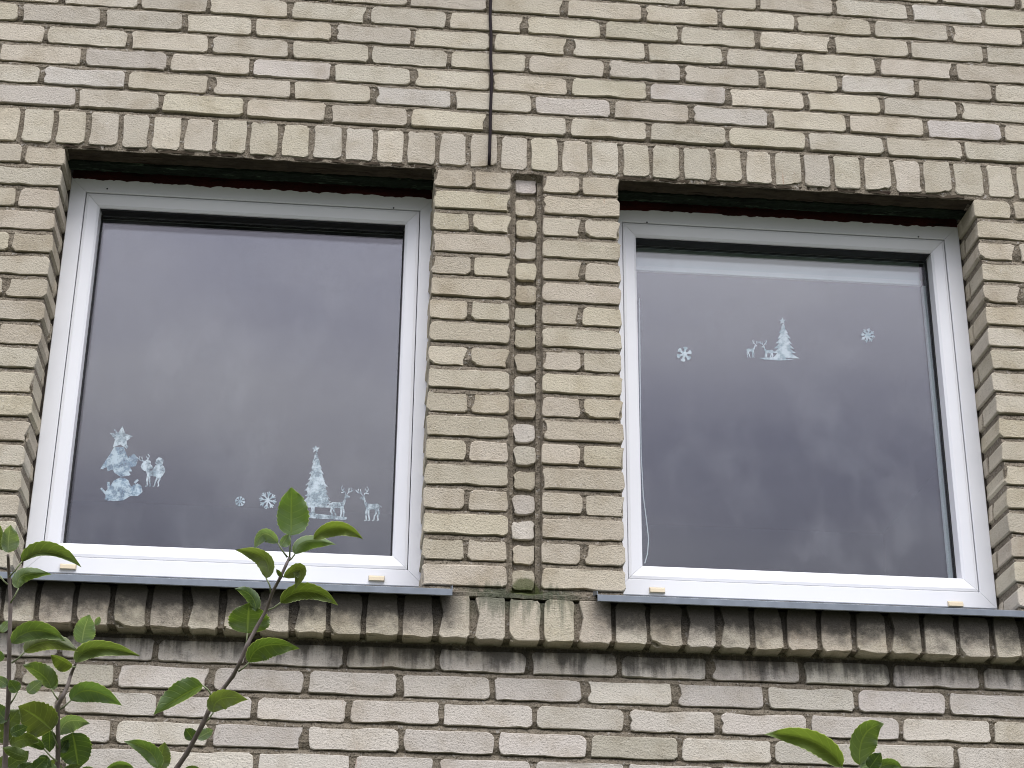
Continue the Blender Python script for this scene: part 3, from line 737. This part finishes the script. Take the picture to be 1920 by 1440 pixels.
f = Film(); f.fir(1468, 606, 672, 27, 7, 4, .42); f.star(1467, 602, 7); f.stroke([(1471, 668), (1471, 674)], 5); f.poly([(1421, 671), (1450, 670), (1489, 674), (1460, 676), (1436, 674)])
f.done('fir_tree_sticker', STICK, 'crisp small fir tree sticker in the right window')
f = Film(); f.deer(1441, 661, .58, -1); f.done('reindeer_sticker', STICK, 'small reindeer sticker right beside the crisp fir')
f = Film(); f.deer(1408, 658, .52, 1); f.done('reindeer_sticker', STICK, 'smallest reindeer sticker, left of the other small deer')

# ------------------------------------------------------------------ cable
mb = MB(); pts = []
for i, (px, py) in enumerate(((920, -60), (920, 0), (919, 30), (921, 70), (920, 110), (922, 150), (920, 200), (919, 250), (918, 285), (917, 309))):
    p = onY(px, py, -.008); pts.append(p)
mb.tube(pts, .0052, 8); o = mb.build('cable', CABLEM, None, True)
tag(o, 'thin dark cable hanging down the brickwork between the windows', 'cable')

# ------------------------------------------------------------------ young apple trees in front of the wall
def leaf_mat():
    mt, t, b = new_mat('apple_leaf')
    g = t.nodes.new('ShaderNodeNewGeometry'); oi = t.nodes.new('ShaderNodeObjectInfo'); uv = t.nodes.new('ShaderNodeUVMap')
    s = t.nodes.new('ShaderNodeSeparateXYZ'); L(t, uv.outputs[0], s.inputs[0])
    u, v = s.outputs[0], s.outputs[1]
    au = math_n(t, 'ABSOLUTE', math_n(t, 'SUBTRACT', u, .5))
    rib = smooth(t, math_n(t, 'MULTIPLY', au, -1.), -.03, -.008)
    ph = math_n(t, 'FRACT', math_n(t, 'MULTIPLY', math_n(t, 'SUBTRACT', v, math_n(t, 'MULTIPLY', au, .42)), 7.5))
    lat = smooth(t, math_n(t, 'MULTIPLY', math_n(t, 'ABSOLUTE', math_n(t, 'SUBTRACT', ph, .5)), -1.), -.10, -.02)
    vein = math_n(t, 'MAXIMUM', rib, math_n(t, 'MULTIPLY', lat, .45))
    n = noise_n(t, g.outputs['Position'], 60, 4)
    base = mixc(t, n, (.076, .110, .036), (.120, .162, .056))
    base = mixc(t, 1., base, oi.outputs['Color'], 'MULTIPLY')
    top = mixc(t, math_n(t, 'MULTIPLY', vein, .5), base, (.20, .27, .07))
    back = mixc(t, .55, base, (.20, .27, .19)); back = mixc(t, math_n(t, 'MULTIPLY', vein, .5), back, (.36, .42, .28))
    col = mixc(t, g.outputs['Backfacing'], top, back)
    edge = smooth(t, au, .455, .49); col = mixc(t, math_n(t, 'MULTIPLY', edge, .75), col, (.40, .46, .24))
    L(t, col, b.inputs['Base Color']); b.inputs['Roughness'].default_value = .5; b.inputs['Specular IOR Level'].default_value = .35
    hg = math_n(t, 'ADD', math_n(t, 'MULTIPLY', vein, -1.), math_n(t, 'MULTIPLY', n, .6)); bump_into(t, b, hg, .6, .0016)
    tl = t.nodes.new('ShaderNodeBsdfTranslucent'); L(t, mixc(t, 1., col, (1.5, 1.6, .6), 'MULTIPLY'), tl.inputs[0])
    mx = t.nodes.new('ShaderNodeMixShader'); mx.inputs[0].default_value = .36; out = t.nodes['Material Output']
    L(t, b.outputs[0], mx.inputs[1]); L(t, tl.outputs[0], mx.inputs[2]); L(t, mx.outputs[0], out.inputs[0])
    return mt
LEAF = leaf_mat()
def bark_mat():
    mt, t, b = new_mat('young_bark'); g, s = posn(t); n = noise_n(t, scaled(t, g.outputs['Position'], (160, 160, 60)), 1, 4, .6)
    col = mixc(t, n, (.075, .055, .045), (.20, .165, .14)); L(t, col, b.inputs['Base Color']); b.inputs['Roughness'].default_value = .6
    bump_into(t, b, n, .5, .001); return mt
BARK = bark_mat()
STEMG = plain('leaf_stalk', (.17, .20, .09), .5, var=.3, vscale=50)
def bez(a, c, b, t): return ((1-t)**2*a[0]+2*t*(1-t)*c[0]+t*t*b[0], (1-t)**2*a[1]+2*t*(1-t)*c[1]+t*t*b[1])
leaf_no = 0
def leaf(root, spec, zd):
    """spec: base px, control px, tip px, visible half width on each side (px), flags"""
    global leaf_no; leaf_no += 1; rg = random.Random(900+leaf_no)
    base, ctrl, tip, wa, wb = spec[:5]; fl = spec[5] if len(spec) > 5 else ''
    if ctrl is None: ctrl = ((base[0]+tip[0])/2+rg.uniform(-3, 3), (base[1]+tip[1])/2+rg.uniform(-3, 3))
    wa *= 1.3; wb *= 1.3
    zd += rg.uniform(-.03, .03); mpp = zd/F
    n = 22; mcr = 8
    ax = [bez(base, ctrl, tip, i/n) for i in range(n+1)]
    ln = sum(math.hypot(ax[i+1][0]-ax[i][0], ax[i+1][1]-ax[i][1]) for i in range(n))
    real = max(ln*.27, wa*.98, wb*.98, 9)                     # true half width in px
    dip = rg.uniform(-.25, .25)*ln; arch = rg.uniform(.05, .16)*ln
    sg = -1 if 'n' in fl else 1
    ha = math.sqrt(max(0, real*real-wa*wa))*sg; hb = math.sqrt(max(0, real*real-wb*wb))*sg
    vs, uvs = [], []; wav = rg.uniform(0, 6.28)
    for i in range(n+1):
        t_ = i/n; p = ax[i]; q0 = ax[max(0, i-1)]; q1 = ax[min(n, i+1)]
        dx, dy = q1[0]-q0[0], q1[1]-q0[1]; l = math.hypot(dx, dy) or 1; nx, ny = dy/l, -dx/l
        sh = (math.sin(math.pi*min(1, t_**.80))**.58 if t_ < 1 else 0)*(1-.12*t_)
        if t_ > .86: sh *= max(0, (1-t_)/.14)**.35*.85+.0
        if t_ == 0: sh = .05
        ser = 1+(.045 if i % 2 else -.035)*(1 if .1 < t_ < .95 else 0)+rg.uniform(-.02, .02)
        zb0 = dip*t_ + arch*math.sin(math.pi*t_)
        for j in range(mcr+1):
            u = j/mcr*2-1; au_ = abs(u); w_ = (wa if u < 0 else wb)*sh; hgt = (ha if u < 0 else hb)*sh
            e = ser if au_ > .99 else 1
            off = w_*math.sin(au_*math.pi/2*.98)*e if w_ > real*.5 else w_*au_*e
            wave = math.sin(t_*13+wav+(2 if u < 0 else 0))*real*.26*au_*au_
            s_ = -1 if u < 0 else 1
            # side a (u<0) lies along (nx,ny)
            px = p[0]+nx*off*(1 if u < 0 else -1); py = p[1]+ny*off*(1 if u < 0 else -1)
            dz = (zb0 - hgt*au_**1.4 + wave)*mpp
            vs.append(at(px, py, zd+dz)); uvs.append((u*.5+.5, t_))
    W_ = mcr+1
    fs = [(i*W_+j, i*W_+j+1, (i+1)*W_+j+1, (i+1)*W_+j) for i in range(n) for j in range(mcr)]
    # front of the leaf towards the viewer unless it shows its pale underside
    if 'p' in fl: fs = [f_[::-1] for f_ in fs]
    o = mesh_obj('leaf', vs, fs, LEAF, root, True, uv=uvs)
    k = rg.uniform(.8, 1.2); o.color = (k*rg.uniform(.85, 1.15), k, k*rg.uniform(.8, 1.2), 1)
    if 'd' in fl: o.color = (.6, .7, .7, 1)
    return o
def tree(label, branches, zd, foot):
    """branches: list of (polyline px from low to high, radii px, leaves, stalks)"""
    rt = empty('apple_tree', foot); tag(rt, label, 'apple tree', 'young apple trees in front of the wall')
    inv = Matrix.Translation(-Vector(foot)); low = Vector(foot)
    # trunk from the ground to the fork below the picture
    fork = at(*branches[0][0][0], zd+branches[0][4]) + Vector((0, 0, -.22))
    mb = MB(); mb.tube([low, low.lerp(fork, .35)+Vector((.02, .01, 0)), low.lerp(fork, .7)+Vector((-.015, 0, 0)), fork], [.022, .018, .015, .011], 10)
    o = mb.build('trunk', BARK, rt, True); o.matrix_parent_inverse = inv
    for (pl, rad, leaves, stalks, dzd) in branches:
        z_ = zd+dzd; n = len(pl)
        p3 = [at(x, y, z_+.012*math.sin(i*1.3)) for i, (x, y) in enumerate(pl)]
        rr = [(rad[0]+(rad[1]-rad[0])*i/(n-1))*z_/F for i in range(n)]
        start = p3[0]; full = [fork, fork.lerp(start, .5)+Vector((.0, .0, -.02))]+p3
        # a little node swelling along the shoot
        mb = MB(); fine, fr = [], []
        rads = [rr[0]*1.5, rr[0]*1.2]+rr
        for i in range(len(full)-1):
            for k_ in range(4):
                f_ = k_/4; fine.append(full[i].lerp(full[i+1], f_)); fr.append((rads[i]+(rads[i+1]-rads[i])*f_)*(1.12 if k_ == 0 else 1))
        fine.append(full[-1]); fr.append(rads[-1])
        mb.tube(fine, fr, 8); br = mb.build('branch', BARK, rt, True); br.matrix_parent_inverse = inv
        for sp_ in leaves:
            lf = leaf(br, sp_, z_)
        for st in stalks:
            mb = MB(); a, b = st[0], st[-1]
            pts = [at(x, y, z_) for x, y in st]
            if len(pts) == 2: pts = [pts[0], pts[0].lerp(pts[1], .5)+Vector((0, 0, -.0015)), pts[1]]
            mb.tube(pts, [1.9*z_/F]+[1.5*z_/F]*(len(pts)-1), 6); mb.build('leaf_stalk', STEMG, br, True)
    return rt
B1 = ([(4, 1475), (9, 1440), (12.5, 1358), (16.5, 1300), (17.5, 1210), (20, 1130), (17.5, 1085), (16, 1060), (15, 1040)], (5.6, 2.6), [
 ((15, 1036), (14, 1010), (20, 984), 11, 17, 'p'), ((4, 1032), None, (0, 984), 9, 4, 'n'),
 ((41, 1053), (85, 1013), (153, 1064), 17, 5), ((34, 1103), (26, 1066), (97, 1077), 11, 11, 'n'), ((1, 1185), None, (19, 1163), 7, 6, 'p'),
 ((22, 1206), (62, 1160), (124, 1203), 15, 14), ((46, 1223), (85, 1185), (147, 1222), 16, 12, 'n'),
 ((33, 1297), None, (17, 1275), 9, 11), ((52, 1299), None, (80, 1276), 9, 9, 'p'),
 ((3, 1372), None, (36, 1330), 17, 16), ((-4, 1387), None, (25, 1370), 10, 10), ((52, 1420), None, (4, 1402), 9, 10, 'n'), ((-6, 1445), None, (14, 1416), 9, 9), ((32, 1448), None, (63, 1431), 9, 8, 'd'),
 ((14, 1352), None, (-14, 1318), 13, 13, 'n'), ((20, 1398), (42, 1376), (74, 1392), 10, 13), ((14, 1438), None, (54, 1408), 12, 13), ((3, 1240), None, (-14, 1218), 8, 9), ((14, 1285), None, (-10, 1268), 9, 8, 'p'), ((20, 1376), None, (52, 1362), 9, 9, 'd'), ((60, 1446), None, (88, 1420), 10, 11, 'd')],
 [[(17, 1082), (41, 1053)], [(20, 1130), (35, 1103)], [(22, 1243), (46, 1223)], [(19, 1320), (33, 1297)], [(0, 1080), (15, 1096)]], 0.)
B2 = ([(106, 1475), (108, 1440), (109, 1403), (108, 1323), (117, 1307), (128, 1283), (133, 1265), (142, 1243)], (5.4, 2.8), [
 ((143, 1242), (160, 1196), (263, 1230), 13, 13), ((154, 1206), (155, 1180), (168, 1152), 15, 18, 'p'), ((179, 1172), None, (187, 1156), 4, 5, 'p'),
 ((136, 1250), (118, 1236), (95, 1228), 17, 4), ((133, 1313), (160, 1272), (229, 1323), 14, 18), ((96, 1291), (88, 1262), (42, 1247), 10, 18, 'n'), ((95, 1291), None, (109, 1276), 5, 6, 'p'),
 ((97, 1369), (78, 1345), (34, 1324), 30, 26), ((112, 1378), (118, 1336), (169, 1357), 9, 20, 'p'), ((136, 1374), None, (147, 1442), 25, 28, 'd'),
 ((83, 1405), (55, 1380), (12, 1388), 8, 9), ((93, 1370), None, (93, 1411), 10, 12, 'd'), ((70, 1424), None, (97, 1439), 11, 10, 'd'), ((118, 1447), None, (152, 1434), 7, 7), ((198, 1447), (225, 1422), (253, 1442), 5, 8), ((112, 1410), None, (128, 1386), 8, 9, 'd'), ((112, 1448), None, (96, 1424), 8, 8), ((104, 1446), None, (80, 1434), 7, 8, 'p'), ((148, 1450), None, (176, 1440), 6, 7)],
 [[(142, 1243), (144, 1238), (154, 1206)], [(111, 1331), (133, 1313)], [(110, 1313), (96, 1291)], [(109, 1402), (97, 1367)], [(107, 1428), (83, 1405)], [(142, 1250), (135, 1249)]], .06)
B3 = ([(310, 1475), (331.7, 1440), (350, 1413), (380, 1358), (391.7, 1332), (402, 1313), (418, 1292), (437, 1267), (450, 1242), (463, 1210), (480, 1178), (500, 1143), (510, 1112), (526, 1082), (537, 1058), (543, 1045)], (5.2, 2.8), [
 ((545.5, 1004), (547, 960), (546, 913), 22, 27), ((521, 1018), (490, 978), (477, 1031), 13, 8, 'p'), ((527, 1024), None, (541, 1001), 6, 10, 'p'),
 ((499, 1084), (520, 1034), (440, 1031), 16, 10), ((553, 1039), (560, 1000), (630, 1021), 9, 14, 'n'), ((588, 1011), (630, 965), (681, 1011), 9, 14),
 ((532, 1082), (585, 1042), (552, 1107), 9, 13), ((527, 1081), None, (518, 1067), 3, 4), ((526, 1130), (572, 1084), (634, 1135), 13, 13),
 ((464, 1187), None, (468, 1130), 30, 34), ((480, 1146), (480, 1108), (440, 1104), 10, 10, 'n'), ((467, 1242), (478, 1192), (562, 1216), 12, 22),
 ((400, 1336), (398, 1296), (465, 1312), 14, 18), ((380, 1285), (345, 1300), (288, 1340), 8, 23, 'n'), ((362, 1387), None, (347, 1366), 9, 11, 'd'), ((370, 1385), None, (400, 1369), 9, 8, 'p'),
 ((295, 1441), (296, 1402), (232, 1390), 13, 13), ((297, 1443), None, (309, 1391), 10, 15), ((343, 1449), None, (373, 1439), 6, 6)],
 [[(543, 1045), (545, 1004)], [(539, 1045), (521, 1018)], [(508, 1112), (506, 1098), (499, 1084)], [(541, 1052), (553, 1039)], [(503, 1144), (526, 1130)], [(461, 1213), (464, 1187)], [(447, 1259), (467, 1242)], [(382, 1358), (400, 1336)], [(398, 1307), (390, 1293), (380, 1285)], [(528, 1077), (533, 1082)], [(296, 1462), (296, 1441)]], -.06)
tree('leafy young apple tree with three long shoots in front of the left window', [B1, B2, B3], 2.75, (-1.02, -2.55, GROUND))
B4 = ([(1590, 1530), (1600, 1480), (1606, 1452), (1611, 1440)], (4.5, 3), [
 ((1578, 1438), (1540, 1372), (1433, 1377), 17, 17), ((1612, 1434), (1606, 1362), (1658, 1357), 17, 24), ((1630, 1441), None, (1652, 1411), 12, 12, 'd'), ((1638, 1451), (1665, 1418), (1693, 1443), 9, 9), ((1612, 1441), None, (1647, 1430), 8, 7, 'p')],
 [[(1604, 1455), (1578, 1438)]], 0.)
tree('tip of a small apple sapling peeking up below the right window', [B4], 2.8, (.55, -2.45, GROUND))
